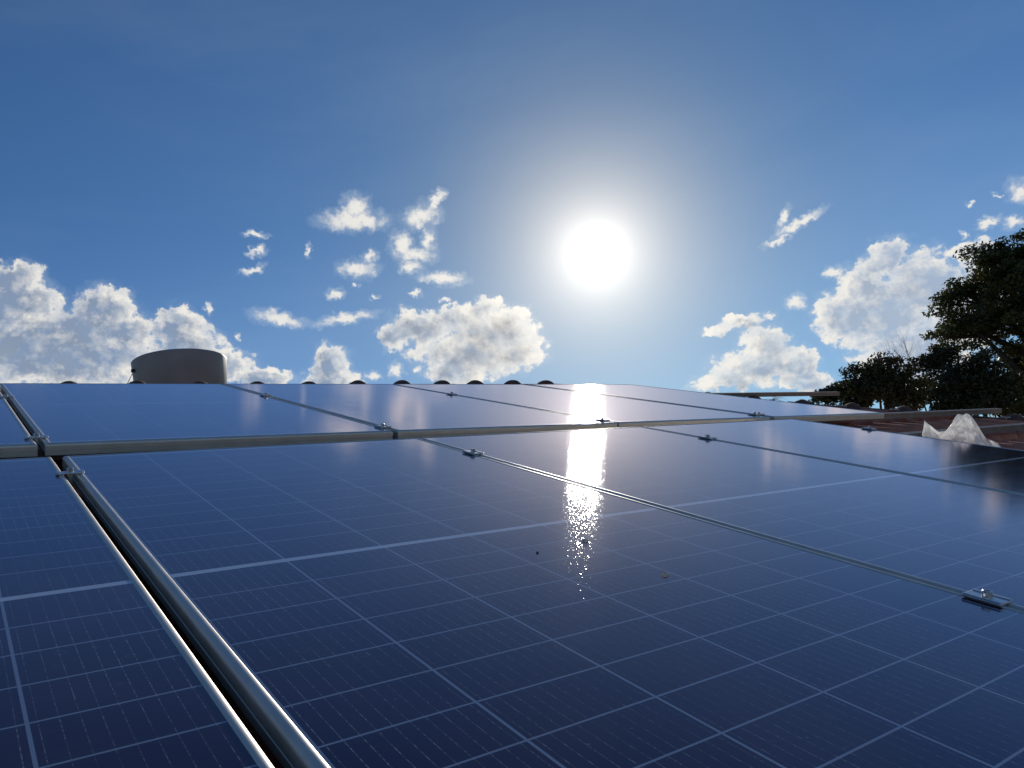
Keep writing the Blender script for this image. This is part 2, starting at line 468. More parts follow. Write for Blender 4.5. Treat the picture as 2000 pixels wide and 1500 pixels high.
    # almost all of the surface is smooth; a small share of it are the tilted facets that sparkle in the sun
    sp_ = n.n('ShaderNodeBsdfGlossy'); sp_.distribution = 'BECKMANN'; sp_.inputs['Roughness'].default_value = 0.12
    sp_.inputs['Color'].default_value = (1, 1, 1, 1); n.put(sp_.inputs['Normal'], nrm)
    wav = n.v('MULTIPLY', n.v('SUBTRACT', n.noise(tc.outputs['Object'], 9, 3, 0.6).outputs['Color'], (0.5, 0.5, 0.5)), (0.006, 0.006, 0.0))
    vt2 = n.n('ShaderNodeVectorTransform', vector_type='VECTOR', convert_from='OBJECT', convert_to='WORLD'); n.put(vt2.inputs[0], wav)
    n.put(gl.inputs['Normal'], n.v('NORMALIZE', n.v('ADD', ge.outputs['Normal'], vt2.outputs[0])))
    gm = n.n('ShaderNodeMixShader'); gm.inputs[0].default_value = 0.16; n.put(gm.inputs[1], gl.outputs[0]); n.put(gm.inputs[2], sp_.outputs[0])
    lw = n.n('ShaderNodeLayerWeight'); lw.inputs['Blend'].default_value = 0.5
    frv = n.m('ADD', 0.028, n.m('MULTIPLY', 0.93, n.m('POWER', lw.outputs['Facing'], 3.35)))   # textured, coated solar glass
    mx = n.n('ShaderNodeMixShader'); n.put(mx.inputs[0], frv); # a thin dust film spreads a little of the light wide
    dg = n.n('ShaderNodeBsdfGlossy'); dg.distribution = 'BECKMANN'; dg.inputs['Roughness'].default_value = 0.29; dg.inputs['Color'].default_value = (1.0, 0.86, 0.72, 1)
    dm = n.n('ShaderNodeMixShader'); n.put(dm.inputs[0], n.step(dn, 0.3, 0.7, 0.0012, 0.0036)); n.put(dm.inputs[1], gm.outputs[0]); n.put(dm.inputs[2], dg.outputs[0])
    n.put(mx.inputs[1], df.outputs[0]); n.put(mx.inputs[2], dm.outputs[0])
    n.put(out.inputs[0], mx.outputs[0])
    return m


M_glass = glass_mat()
M_alu = noisy('anodised_aluminium', (0.70, 0.63, 0.55), (0.76, 0.69, 0.61), 14, 0.38, 0.55, 0.03, 0.001, r2=0.46)
M_rail = noisy('dull_mill_aluminium', (0.30, 0.27, 0.245), (0.37, 0.335, 0.31), 12, 0.46, 0.80, 0.03, 0.001, r2=0.55)
M_clamp = noisy('clamp_aluminium', (0.62, 0.63, 0.65), (0.70, 0.70, 0.71), 60, 0.30, 0.95, 0.05, 0.001, r2=0.42)
M_steel = noisy('stainless_bolt', (0.45, 0.44, 0.43), (0.6, 0.59, 0.57), 150, 0.22, 1.0, 0.05, 0.0005, r2=0.35)
M_tile = noisy('fired_clay_tile', (0.70, 0.255, 0.15), (0.44, 0.165, 0.105), 5.5, 0.82, 0, 0.5, 0.006, 8, 0.25)
M_cap = noisy('weathered_ridge_clay', (0.33, 0.13, 0.085), (0.13, 0.065, 0.05), 7.0, 0.85, 0, 0.5, 0.006, 8, 0.2)
M_rim_glint = noisy('pale_rim_glint', (0.50, 0.46, 0.41), (0.38, 0.35, 0.31), 25, 0.9, 0, 0.4, 0.004)  # light tone standing for the sunlit rims of the hip tiles
M_wall = noisy('painted_render', (0.55, 0.50, 0.42), (0.48, 0.43, 0.36), 3, 0.85, 0, 0.2, 0.004)
M_concrete = noisy('concrete', (0.34, 0.33, 0.31), (0.25, 0.24, 0.23), 4, 0.85, 0, 0.3, 0.006)
M_tank = noisy('moulded_tank_shell', (0.285, 0.29, 0.285), (0.255, 0.26, 0.255), 2.5, 0.45, 0, 0.04, 0.01)
M_black = noisy('black_plastic', (0.02, 0.02, 0.02), (0.035, 0.033, 0.03), 20, 0.5)
M_wire = noisy('galvanised_wire', (0.30, 0.30, 0.29), (0.38, 0.38, 0.37), 40, 0.5, 0.6)
M_drop, _n, _out = new_mat('dried_dropping')
_d = _n.n('ShaderNodeBsdfDiffuse'); _d.inputs[0].default_value = (0.84, 0.82, 0.76, 1)
_t = _n.n('ShaderNodeBsdfTranslucent'); _t.inputs[0].default_value = (0.84, 0.82, 0.76, 1)
_m = _n.n('ShaderNodeMixShader'); _m.inputs[0].default_value = 0.7
_n.put(_m.inputs[1], _d.outputs[0]); _n.put(_m.inputs[2], _t.outputs[0]); _n.put(_out.inputs[0], _m.outputs[0])
M_stone = noisy('grit', (0.10, 0.09, 0.075), (0.22, 0.19, 0.15), 300, 0.8)
M_bark = noisy('bark', (0.085, 0.062, 0.045), (0.045, 0.035, 0.028), 9, 0.9, 0, 0.6, 0.02)


def ground_mat():
    m, n, out = new_mat('dry_earth_and_grass')
    tc = n.n('ShaderNodeTexCoord')
    a = n.noise(tc.outputs['Object'], 0.12, 8, 0.6).outputs['Fac']
    b = n.noise(tc.outputs['Object'], 3.5, 8, 0.65).outputs['Fac']
    col = n.mix(n.step(a, 0.40, 0.62), (0.40, 0.30, 0.22, 1), (0.26, 0.22, 0.14, 1))
    col = n.mix(n.step(b, 0.3, 0.7, 0.0, 0.45), col, (0.26, 0.17, 0.10, 1))
    principled(n, out, col, 0.95, 0, 0.1, b, 0.5, 0.05); return m


def leaf_mat(name, c1, c2, c3, tr=0.30):
    m, n, out = new_mat(name)
    tc = n.n('ShaderNodeTexCoord')
    a = n.noise(tc.outputs['Object'], 1.1, 4, 0.6).outputs['Fac']
    b = n.noise(tc.outputs['Object'], 7.0, 3, 0.6).outputs['Fac']
    col = n.mix(n.step(a, 0.38, 0.62), (*c1, 1), (*c2, 1))
    col = n.mix(n.step(b, 0.45, 0.75, 0.0, 0.7), col, (*c3, 1))
    p = n.n('ShaderNodeBsdfPrincipled'); n.put(p.inputs['Base Color'], col); p.inputs['Roughness'].default_value = 0.55
    p.inputs['Specular IOR Level'].default_value = 0.35
    t = n.n('ShaderNodeBsdfTranslucent'); n.put(t.inputs[0], n.mix(0.5, col, (0.10, 0.11, 0.02, 1)))
    mx = n.n('ShaderNodeMixShader'); mx.inputs[0].default_value = tr
    n.put(mx.inputs[1], p.outputs[0]); n.put(mx.inputs[2], t.outputs[0]); n.put(out.inputs[0], mx.outputs[0]); return m


M_ground = ground_mat()
M_leaf1 = leaf_mat('feathery_leaves', (0.070, 0.080, 0.024), (0.050, 0.064, 0.018), (0.120, 0.092, 0.036), 0.20)
M_leaf2 = leaf_mat('dense_leaves', (0.072, 0.064, 0.028), (0.050, 0.052, 0.022), (0.120, 0.078, 0.042), 0.16)
M_leaf3 = leaf_mat('dark_leaves', (0.048, 0.054, 0.028), (0.036, 0.044, 0.022), (0.070, 0.066, 0.036), 0.12)


def bag_mat():
    m, n, out = new_mat('cloudy_plastic_film')
    tc = n.n('ShaderNodeTexCoord')
    a = n.noise(tc.outputs['Object'], 18, 5, 0.6).outputs['Fac']
    p = n.n('ShaderNodeBsdfPrincipled'); n.put(p.inputs['Base Color'], (0.88, 0.88, 0.87, 1)); p.inputs['Roughness'].default_value = 0.28
    t = n.n('ShaderNodeBsdfTranslucent'); n.put(t.inputs[0], (0.93, 0.93, 0.92, 1))
    tr = n.n('ShaderNodeBsdfTransparent'); n.put(tr.inputs[0], (0.95, 0.95, 0.95, 1))
    mx = n.n('ShaderNodeMixShader'); mx.inputs[0].default_value = 0.74
    n.put(mx.inputs[1], p.outputs[0]); n.put(mx.inputs[2], t.outputs[0])
    m2 = n.n('ShaderNodeMixShader'); n.put(m2.inputs[0], n.step(a, 0.44, 0.62, 0.08, 0.48))
    n.put(m2.inputs[1], mx.outputs[0]); n.put(m2.inputs[2], tr.outputs[0])
    b = n.n('ShaderNodeBump'); b.inputs['Strength'].default_value = 0.8; b.inputs['Distance'].default_value = 0.012
    n.put(b.inputs['Height'], n.noise(tc.outputs['Object'], 24, 5, 0.6, dist=1.0).outputs['Fac']); n.put(p.inputs['Normal'], b.outputs[0]); n.put(t.inputs['Normal'], b.outputs[0])
    n.put(out.inputs[0], m2.outputs[0]); return m


M_bag = bag_mat()

# ------------------------------------------------------------------ ground
gv = [(0, 0, 0)]; gf = []
for ring, r in enumerate((6, 15, 40, 100, 300, 900, 2600)):
    for k in range(48): gv.append((r * math.cos(2 * math.pi * k / 48), r * math.sin(2 * math.pi * k / 48), 0))
for k in range(48): gf.append((0, 1 + k, 1 + (k + 1) % 48))
for ring in range(6):
    b = 1 + ring * 48
    for k in range(48): gf.append((b + k, b + 48 + k, b + 48 + (k + 1) % 48, b + (k + 1) % 48))
g = mesh_obj('ground', gv, gf, M_ground); tag(g, kind='structure')

# ------------------------------------------------------------------ house with the tiled roof
RIDGE_V, EAVE_V = -3.97, 4.2
HU, HDU = 3.90, 0.7                        # ridge end, and how far the hip runs sideways per metre down the slope
U_L = -9.0
H_TILE = -0.150                            # valley of the tiles below the panel glass
house = empty('house', (float(rp(0, 0)[0]), float(rp(0, 0)[1]), 0))
tag(house, 'house whose reddish clay tile roof carries the solar panels', 'house')
hloc = np.array(house.location)


def hip_u(v): return HU + HDU * (v - RIDGE_V)


def rows_roof():
    """corrugated clay tiles in courses laid up the slope"""
    us = np.arange(U_L, hip_u(EAVE_V) + 0.02, 0.02)
    courses = np.arange(RIDGE_V + 0.02, EAVE_V, 0.36)
    V = []; F = []
    for ci, c in enumerate(courses):
        vs = (c, c + 0.18, c + 0.352, c + 0.3521)
        b = len(V)
        for j, v in enumerate(vs):
            k = (v - c) / 0.36
            for i, u in enumerate(us):
                w = ((u + 0.01 * math.sin(ci * 2.3)) % 0.205) / 0.205
                z = 0.042 * max(0.0, math.sin(w * math.pi)) ** 0.7 if w < 0.62 else 0.0
                if w < 0.62: z = 0.042 * math.sin(w / 0.62 * math.pi) ** 0.8
                z += 0.020 * k if j < 3 else -0.012
                z += 0.004 * math.sin(u * 3.1 + ci * 1.7) + 0.003 * math.sin(u * 11.0 + ci * 4.1)
                V.append(np.array(rp(u, v, H_TILE + z)) - hloc)
        n = len(us)
        for j in range(3):
            for i in range(n - 1):
                if us[i + 1] > hip_u(vs[j]) + 0.03: break
                F.append((b + j * n + i, b + j * n + i + 1, b + (j + 1) * n + i + 1, b + (j + 1) * n + i))
    return np.array(V), np.array(F)


V, F = rows_roof()
roof = quad_mesh('roof', V, F[:, ::-1], M_tile, house, smooth=True)

# back slope and hip end of the same roof, walls and eaves
def w_(p): return tuple(np.array(p) - hloc)
rl = np.array(rp(U_L, RIDGE_V, H_TILE)); rr_ = np.array(rp(HU, RIDGE_V, H_TILE))
span = (EAVE_V - RIDGE_V) * math.cos(SL); drop = (EAVE_V - RIDGE_V) * math.sin(SL)
bl = rl + np.array([0, span, -drop]); br = np.array([hip_u(EAVE_V) + O[0], rr_[1] + span, rr_[2] - drop])
fr = np.array(rp(hip_u(EAVE_V), EAVE_V, H_TILE)); fl = np.array(rp(U_L, EAVE_V, H_TILE))
dz = np.array([0, 0, -0.012])
mesh_obj('back_slope', [w_(p + dz) for p in (rl, rr_, br, bl, fr)], [(3, 2, 1, 0), (1, 2, 4)], M_cap, house)
zt = float(fl[2]) - 0.25
x0, x1 = U_L + O[0] + 0.5, float(br[0]) - 0.55; y0, y1 = float(fl[1]) + 0.55, float(bl[1]) - 0.55
wb = MB()
wb.box(x0, x1, y0, y0 + 0.18, 0, zt); wb.box(x0, x1, y1 - 0.18, y1, 0, zt)
wb.box(x0, x0 + 0.18, y0 + 0.18, y1 - 0.18, 0, zt); wb.box(x1 - 0.18, x1, y0 + 0.18, y1 - 0.18, 0, zt)
wo_ = wb.build('wall', M_wall, house, loc=-hloc)
fb = MB(); fb.box(U_L + O[0], float(fr[0]), float(fl[1]) + 0.02, float(fl[1]) + 0.05, float(fl[2]) - 0.16, float(fl[2]) - 0.02)
fb.build('fascia', M_wall, house, loc=-hloc)


def cap_mesh(name, L=0.40, r=0.072, bump=0.028, mat=None, parent=None, seed=0):
    """half-round ridge tile with a raised collar at its wide end, lying along x"""
    rs = random.Random(seed); xs = [0, .012, .022, .032, .044, .058, .070, .084, .096, .106, .114, .13, .16, .25, .34, L]
    b = MB(); n = 14
    for x in xs:
        t = max(0.0, 1 - ((x - 0.060) / 0.054) ** 2); R = r * (1 - 0.08 * x / L) + bump * t ** 0.7 + rs.uniform(-.0015, .0015)
        for k in range(n + 1):
            w = math.pi * (k / n) * 1.1 - 0.05 * math.pi
            b.v.append((x, R * 1.25 * math.cos(w), R * math.sin(w)))
    m_ = n + 1
    for i in range(len(xs) - 1):
        for k in range(n): b.f.append((i * m_ + k, i * m_ + k + 1, (i + 1) * m_ + k + 1, (i + 1) * m_ + k))
    b.f.append(tuple(range(m_)))
    return b.build(name, mat, parent, smooth=True)


cap0 = None
ridge_pts = [0.12 - 0.345 * k for k in range(24, 0, -1)] + [0.14, 0.50, 0.86, 1.22, 1.57, 1.93, 2.28, 2.62, 2.92, 3.28, 3.62]
for i, u in enumerate(ridge_pts):
    c = cap_mesh('ridge_tile', mat=M_cap, parent=roof, seed=i) if i < 3 else None
    if i < 3: protos = (globals().get('protos') or []) + [c]
    else:
        c = protos[i % 3].copy(); COL.objects.link(c); c.parent = roof
    c.location = Vector(w_(rp(u + 0.20 - 0.065, RIDGE_V, -0.146 + random.uniform(-.004, .004))))
    c.rotation_euler = (0, random.uniform(-.012, .012), 0)
hv = Vector(rp(hip_u(1), 1, 0)) - Vector(rp(hip_u(0), 0, 0)); hl = hv.length; hvn = hv.normalized()
hip_rot = Matrix((hvn, Vector((0, 0, 1)).cross(hvn).normalized(), hvn.cross(Vector((0, 0, 1)).cross(hvn).normalized()))).transposed().to_euler()
for i in range(24):
    v = RIDGE_V + 0.15 + i * 0.285
    if v > EAVE_V - 0.2: break
    c = protos[i % 3].copy(); COL.objects.link(c); c.parent = roof; c.name = 'hip_tile'
    c.location = Vector(w_(rp(hip_u(v) - 0.03, v, -0.160 + random.uniform(-.005, .005)))); c.rotation_euler = hip_rot
    # added pale sliver, its colour standing for the sunlit rim of the hip tile
    mb = MB(); mb.box(-0.03, 0.03, -0.012, 0.012, -0.006, 0.006, 0.004)
    mo = mb.build('rim_glint', M_rim_glint, roof); mo.location = Vector(w_(rp(hip_u(v) - 0.115, v + 0.04, -0.085))); mo.rotation_euler = hip_rot


# ------------------------------------------------------------------ solar panels
PW = 6.08 * PIT
FL0, FL1 = -6.565 * PIT, 6.40 * PIT
LIP = 0.0150


def frame_mesh(w, l):
    arc = [(0.0090 - 0.0090 * math.cos(t), -0.0075 + 0.0090 * math.sin(t)) for t in np.radians(np.linspace(0, 90, 13))]
    prof = [(0, -0.032), (0, -0.0215), (0.0010, -0.0209), (0.0010, -0.0195), (0, -0.0189)] + arc + [
            (0.0103, 0.00135), (0.0116, 0.0010), (0.0129, 0.0004), (0.0141, -0.0005), (LIP, -0.0016), (LIP + 0.0002, -0.0095), (0.0020, -0.0097), (0.0020, -0.0300), (0.022, -0.0304), (0.022, -0.032)]
    b = MB(); n = len(prof)
    for d, z in prof: b.v += [(d, d, z), (w - d, d, z), (w - d, l - d, z), (d, l - d, z)]
    for i in range(n):
        j = (i + 1) % n
        for k in range(4):
            k2 = (k + 1) % 4
            b.f.append((i * 4 + k, i * 4 + k2, j * 4 + k2, j * 4 + k))
    return b


def make_panel(w, l, uvy0, uvy1):
    """origin: lower left corner of the frame top; x along the row, y up the slope"""
    root = empty('solar_panel')
    fr_ = frame_mesh(w, l).build('frame', M_alu, root)
    a = LIP - 0.0012
    v = [(a, a, -0.0038), (w - a, a, -0.0038), (w - a, l - a, -0.0038), (a, l - a, -0.0038), (a, a, 0), (w - a, a, 0), (w - a, l - a, 0), (a, l - a, 0)]
    f = [(4, 5, 6, 7), (3, 2, 1, 0)]
    ux0, ux1 = a / PIT - 0.09, (w - a) / PIT - 0.09
    uv = [(ux0, uvy0), (ux1, uvy0), (ux1, uvy1), (ux0, uvy1)] * 2
    mesh_obj('glass', v, f, M_glass, root, uv=uv)
    return root


def copy_tree(o):
    c = o.copy(); COL.objects.link(c)
    for ch in o.children:
        d = ch.copy(); COL.objects.link(d); d.parent = c
    return c


GRP = 'solar panels on the tiled roof'
LF = FL1 - FL0
front = [(-0.228 - 6.08, 'solar panel cut off by the left edge, left of the wide lower gap'),
         (-0.090, 'large dark blue solar panel nearest in the middle, with bird droppings on its glass'),
         (6.03, 'solar panel of the lower row crossed by the sun glint, right of the droppings panel'),
         (12.15, 'solar panel at the right end of the lower row, beside the plastic bag')]
pf_ = make_panel(PW, LF, -6.42 - 0.109 + 0.145 - 0.03, 6.42 + 0.03)
for i, (u, lab) in enumerate(front):
    o = pf_ if i == 0 else copy_tree(pf_)
    o.location = rp(u * PIT, FL1, 0); o.rotation_euler = RROT
    tag(o, lab, 'solar panel', GRP)
RV0 = (-6.6 - 0.699) * PIT; LR = 12.282 * PIT; RH = 0.0146
rear = [(-0.242 - 0.127 - 6.06, 'solar panel of the upper row at the far left edge, mostly out of view'),
        (-0.242, 'solar panel of the upper row in front of the water tank'),
        (-0.242 + 6.06 + 0.145, 'solar panel of the upper row under the cloud reflection, second from the tank'),
        (-0.242 + 12.12 + 0.247, 'solar panel of the upper row where the sun glint is brightest'),
        (-0.242 + 18.18 + 0.507, 'solar panel at the right end of the upper row, under the overhanging rail')]
pr_ = make_panel(PW, LR, -6.42 - 0.03, 6.42 + 0.03)
RREAR = tuple((Matrix.Rotation(SL - 0.0065, 3, 'X') @ Matrix.Rotation(0.0066, 3, 'Y') @ Matrix.Rotation(-0.003, 3, 'Z')).to_euler())
for i, (u, lab) in enumerate(rear):
    o = pr_ if i == 0 else copy_tree(pr_)
    o.location = rp(u * PIT, RV0, RH - 0.0066 * u * PIT); o.rotation_euler = RREAR
    tag(o, lab, 'solar panel', GRP)


# ------------------------------------------------------------------ rails, brackets and clamps
def make_rail(u0, u1, v, top, label, tilt=0.0):
    r = empty('mounting_rail', rp(u0, v, top - tilt * u0), tuple((Matrix.Rotation(SL, 3, 'X') @ Matrix.Rotation(tilt, 3, 'Y')).to_euler()))
    L = u1 - u0; b = MB(); w = 0.019; h = 0.032
    prof = [(-w, -h), (w, -h), (w, -0.021), (w - 0.003, -0.020), (w - 0.003, -0.012), (w, -0.011), (w, 0), (0.006, 0), (0.006, -0.008), (-0.006, -0.008), (-0.006, 0),
            (-w, 0), (-w, -0.011), (-w + 0.003, -0.012), (-w + 0.003, -0.020), (-w, -0.021)]
    n = len(prof)
    for x in (0, L): b.v += [(x, p, q) for p, q in prof]
    for i in range(n): b.f.append((i, (i + 1) % n, n + (i + 1) % n, n + i))
    b.f.append(tuple(range(n))[::-1]); b.f.append(tuple(range(n, 2 * n)))
    b.build('profile', M_rail, r)
    x = 0.35
    while x < L - 0.2 and u0 + x < hip_u(v) - 0.25:
        k = MB(); k.box(x - 0.014, x + 0.014, 0.0195, 0.0250, -0.085, -0.012); k.box(x - 0.014, x + 0.014, -0.02, 0.0195, -0.085, -0.079)
        k.build('bracket', M_rail, r); x += 1.16
    tag(r, label, 'mounting rail', 'aluminium rails under the panels'); return r


make_rail(-7.2, 5.98, -2.66, -0.0170, 'upper aluminium rail sticking out over the sky beside the trees', 0.0045)
make_rail(-7.2, 5.93, -1.36, -0.0175, 'aluminium rail running on from the upper row over the tiles to the trees', 0.0045)
make_rail(-7.2, 5.45, -0.75, -0.0380, 'aluminium rail over the tiles behind the plastic bag')
make_rail(-7.2, 3.10, 0.655, -0.0325, 'aluminium rail under the lower row, hidden except in the panel gaps')


def make_clamp(ac, al, bolts):
    r = empty('panel_clamp')
    b = MB(); b.box(-ac / 2, ac / 2, -al / 2, al / 2, 0, 0.0038, 0.0012)
    b.box(-ac / 2, -ac / 2 + 0.008, -al / 2 + 0.001, al / 2 - 0.001, 0.0038, 0.0052, 0.0006)
    b.box(ac / 2 - 0.008, ac / 2, -al / 2 + 0.001, al / 2 - 0.001, 0.0038, 0.0052, 0.0006)
    b.box(-0.004, 0.004, -al / 2 + 0.003, al / 2 - 0.003, -0.03, 0)
    b.build('plate', M_clamp, r)
    for x in bolts:
        k = MB(); k.lathe([(0.0072, 0.0038), (0.0072, 0.0120), (0.0064, 0.0130), (0.0036, 0.0130), (0.0034, 0.0095)], 14, False, True)
        o = k.build('bolt', M_steel, r); o.location = (x, 0, 0)
    return r


c_mid = make_clamp(0.040, 0.056, (0,)); c_wide = make_clamp(0.056, 0.026, (0,)); c_dbl = make_clamp(0.080, 0.046, (-0.015, 0.015)); c_end = make_clamp(0.038, 0.050, (0.004,))
CL = [(c_wide, -0.168, -5.05, 0.0018, 'clamp bridging the wide gap of the lower row at the left'),
      (c_mid, 6.01, -4.58, 0.0018, 'clamp on the upper end of the seam beside the sun glint, lower row'),
      (c_mid, 6.01, 3.87, 0.0018, 'large clamp with shiny bolt nearest the camera at the right edge'),
      (c_mid, 12.13, -4.50, 0.0018, 'clamp on the rightmost seam of the lower row'),
      (c_end, 18.24, -4.25, 0.0018, 'end clamp at the outer edge of the lower row, before the tiles'),
      (c_wide, -0.31, -7.95, RH + 0.0018, 'clamp at the lower end of the wide gap in the upper row'),
      (c_wide, -0.31, -15.25, RH + 0.0018, 'clamp at the upper end of the wide gap, at the left edge'),
      (c_mid, 5.89, -15.15, RH + 0.0018, 'clamp near the ridge on the seam right of the water tank'),
      (c_mid, 5.89, -7.85, RH + 0.0018, 'clamp at the lower end of the seam left of the cloud reflection'),
      (c_mid, 12.06, -15.15, RH + 0.0018, 'clamp near the ridge on the seam right of the cloud reflection'),
      (c_mid, 12.06, -7.85, RH + 0.0018, 'clamp lost in the brightest part of the sun glint'),
      (c_dbl, 18.31, -15.15, RH + 0.0018, 'double bolted clamp close to the ridge left of the sun glint'),
      (c_dbl, 18.31, -7.85, RH + 0.0018, 'double bolted clamp at the right, between the last two upper panels')]
used = set()
for (p, u, v, h, lab) in CL:
    o = copy_tree(p) if p.name in used else p
    used.add(p.name)
    rear_ = v < -7
    o.location = rp(u * PIT, v * PIT, h - (0.0066 * u * PIT - 0.0065 * (v * PIT - RV0) if rear_ else 0)); o.rotation_euler = RREAR if rear_ else RROT
    tag(o, lab, 'clamp', 'clamps holding the solar panels')


# ------------------------------------------------------------------ droppings and grit on the glass
def blob(name, u, v, r, h, mat, label, cat, seed, el=1.0, group=None, n=12):
    rs = random.Random(seed); b = MB(); rad = [r * rs.uniform(0.65, 1.25) for _ in range(n)]
    b.v.append((0, 0, h))
    for q, zz in ((0.5, 0.75), (0.85, 0.35), (1.0, 0.0)):
        for k in range(n):
            w = 2 * math.pi * k / n; b.v.append((rad[k] * q * math.cos(w) * el, rad[k] * q * math.sin(w), h * zz))
    for k in range(n): b.f.append((0, 1 + k, 1 + (k + 1) % n))
    for i in range(2):
        for k in range(n):
            k2 = (k + 1) % n; b.f.append((1 + i * n + k, 1 + (i + 1) * n + k, 1 + (i + 1) * n + k2, 1 + i * n + k2))
    o = b.build(name, mat, None, True, rp(u, v, 0.0004), RROT); tag(o, label, cat, group); return o


GD = 'bird droppings on the glass'
blob('bird_dropping', 0.672, 0.119, 0.0056, 0.0040, M_drop, 'white bird dropping right below the sun glint', 'bird dropping', 1, 1.3, GD)
blob('bird_dropping', 0.654, 0.330, 0.0052, 0.0042, M_drop, 'larger white lump of the splattered bird dropping right of the glint', 'bird dropping', 2, 1.3, GD)
blob('bird_dropping', 0.663, 0.322, 0.0030, 0.0016, M_drop, 'small speck beside the white lump of the splattered dropping', 'bird dropping', 3, 1.4, GD)
blob('bird_dropping', 0.676, 0.305, 0.0022, 0.0012, M_drop, 'uppermost small speck of the splattered dropping', 'bird dropping', 4, 1.2, GD)
blob('pebble', 0.548, 0.139, 0.0024, 0.0026, M_stone, 'tiny dark pebble on the glass left below the sun glint', 'pebble', 5)


# ------------------------------------------------------------------ plastic bag
def make_bag():
    c = np.array([3.76, 1.735]); ax = np.array([0.42, -0.906]); dp = np.array([0.906, 0.42])
    prof_r = [-0.150, -0.138, -0.122, -0.108, -0.092, -0.068, -0.040, 0.0, 0.035, 0.066, 0.082, 0.098, 0.110, 0.125, 0.146, 0.160, 0.170]
    prof_h = [-0.005, 0.085, 0.115, 0.168, 0.145, 0.125, 0.140, 0.180, 0.218, 0.234, 0.214, 0.165, 0.118, 0.106, 0.092, 0.060, -0.005]
    nr, nd = 46, 23
    V = []; F = []
    rr = np.linspace(-0.150, 0.170, nr); dd = np.linspace(-1, 1, nd)
    rs = np.random.default_rng(8)
    def field(ku, kv):
        gq = rs.normal(size=(ku, kv)); xi = np.linspace(0, ku - 1, nr); yj = np.linspace(0, kv - 1, nd)
        gq = np.array([np.interp(xi, np.arange(ku), gq[:, q]) for q in range(kv)]).T
        return np.array([np.interp(yj, np.arange(kv), gq[i]) for i in range(nr)])
    fa, fb_, fc, fd = field(12, 7), field(13, 7), field(21, 11), field(12, 6)
    for i, r in enumerate(rr):
        H = np.interp(r, prof_r, prof_h)
        half = 0.050 + 0.060 * np.sqrt(max(0, 1 - ((r - 0.01) / 0.175) ** 2))
        for j, d in enumerate(dd):
            e = (1 - abs(d) ** 1.35); w = 1 - e * 0.75
            inner = 1.0 if 0 < j < nd - 1 and 0 < i < nr - 1 else 0.0
            z = H * e * (1 + inner * w * (0.12 * fa[i, j] + 0.09 * fc[i, j]))
            off = d * half + 0.018 * math.sin(22 * r + 1) * e + inner * (0.013 * fb_[i, j] + 0.009 * fc[i, j])
            x, y = c + ax * (r + inner * 0.006 * fd[i, j]) + dp * off
            zp = O[2] - 0.128 / math.cos(SL) + (y - O[1]) * math.tan(SL)
            V.append((x, y, zp + max(z, -0.004)))
    for i in range(nr - 1):
        for j in range(nd - 1):
            q = (i * nd + j, (i + 1) * nd + j, (i + 1) * nd + j + 1, i * nd + j + 1)
            if rs.random() < 0.5: F += [(q[0], q[1], q[2]), (q[0], q[2], q[3])]
            else: F += [(q[0], q[1], q[3]), (q[1], q[2], q[3])]
    o = mesh_obj('plastic_bag', V, F, M_bag, None, False)
    tag(o, 'crumpled cloudy white plastic bag lying on the tiles beside the last panel', 'plastic bag')
    return o


make_bag()

# ------------------------------------------------------------------ water tank on its tower
TX, TY, TR, TZ = 3.465, 14.20, 0.75, 4.24 + GZ
TH = 0.95
tank = empty('water_tank', (TX, TY, TZ - TH))
tag(tank, 'round beige water tank rising behind the roof ridge', 'water tank')
b = MB(); b.lathe([(0.0, 0.0), (0.69, 0.0), (0.715, 0.012), (0.787, TH - 0.03), (0.790, TH - 0.012), (0.786, TH - 0.003), (0.780, TH)], 96)
b.build('shell', M_tank, tank, True)
b = MB(); b.lathe([(0.779, TH), (0.768, TH + 0.008), (0.60, TH + 0.035), (0.30, TH + 0.055), (0.0, TH + 0.06)], 72)
b.build('lid', M_tank, tank, True)
ln = np.array([-0.93, 0.0, 0]) ; a0 = np.array([-0.755, -0.10, TH - 0.20])
b = MB(); b.tube([a0 + [0.03, 0, 0], a0 + [-0.065, 0, 0]], 0.030, 16)
b.build('overflow_pipe', M_black, tank, True)
tw = empty('water_tower', (TX, TY, 0)); tag(tw, 'masonry tower carrying the water tank behind the house', 'tower')
b = MB(); zt_ = TZ - TH
b.box(-0.85, 0.85, -0.85, 0.85, zt_ - 0.14, zt_ - 0.001, 0.01); b.build('slab', M_concrete, tw)
b = MB(); b.box(-0.62, 0.62, -0.62, 0.62, 0, zt_ - 0.14); b.build('wall', M_wall, tw)
b = MB(); p0 = np.array([TX - 0.80, TY - 0.10, TZ - 0.24]); p1 = np.array([TX - 1.25, TY - 0.3, TZ - 1.10])
b.tube([p0, (p0 + p1) / 2 + [0, 0, -0.02], p1, p1 + [-0.3, -0.1, -3.0]], 0.006, 6)
b.build('guy_wire', M_wire); tag(bpy.data.objects['guy_wire'], 'thin wire slanting down from the left side of the water tank', 'wire')

# ------------------------------------------------------------------ trees
F_PX = 1542.19
RT = RB[:, 0]; UPV = RB[:, 1]; BK = RB[:, 2]
CAMP = np.array([0, 0, GZ])


def dirpx(x, y):
    d = RT * ((x - 1000) / F_PX) - UPV * ((y - 750) / F_PX) - BK
    return d / np.linalg.norm(d)


def at(x, y, dist):
    """world point seen in the photo direction (x, y) at a level distance from the lens"""
    d = dirpx(x, y); return CAMP + d * (dist / math.hypot(d[0], d[1]))


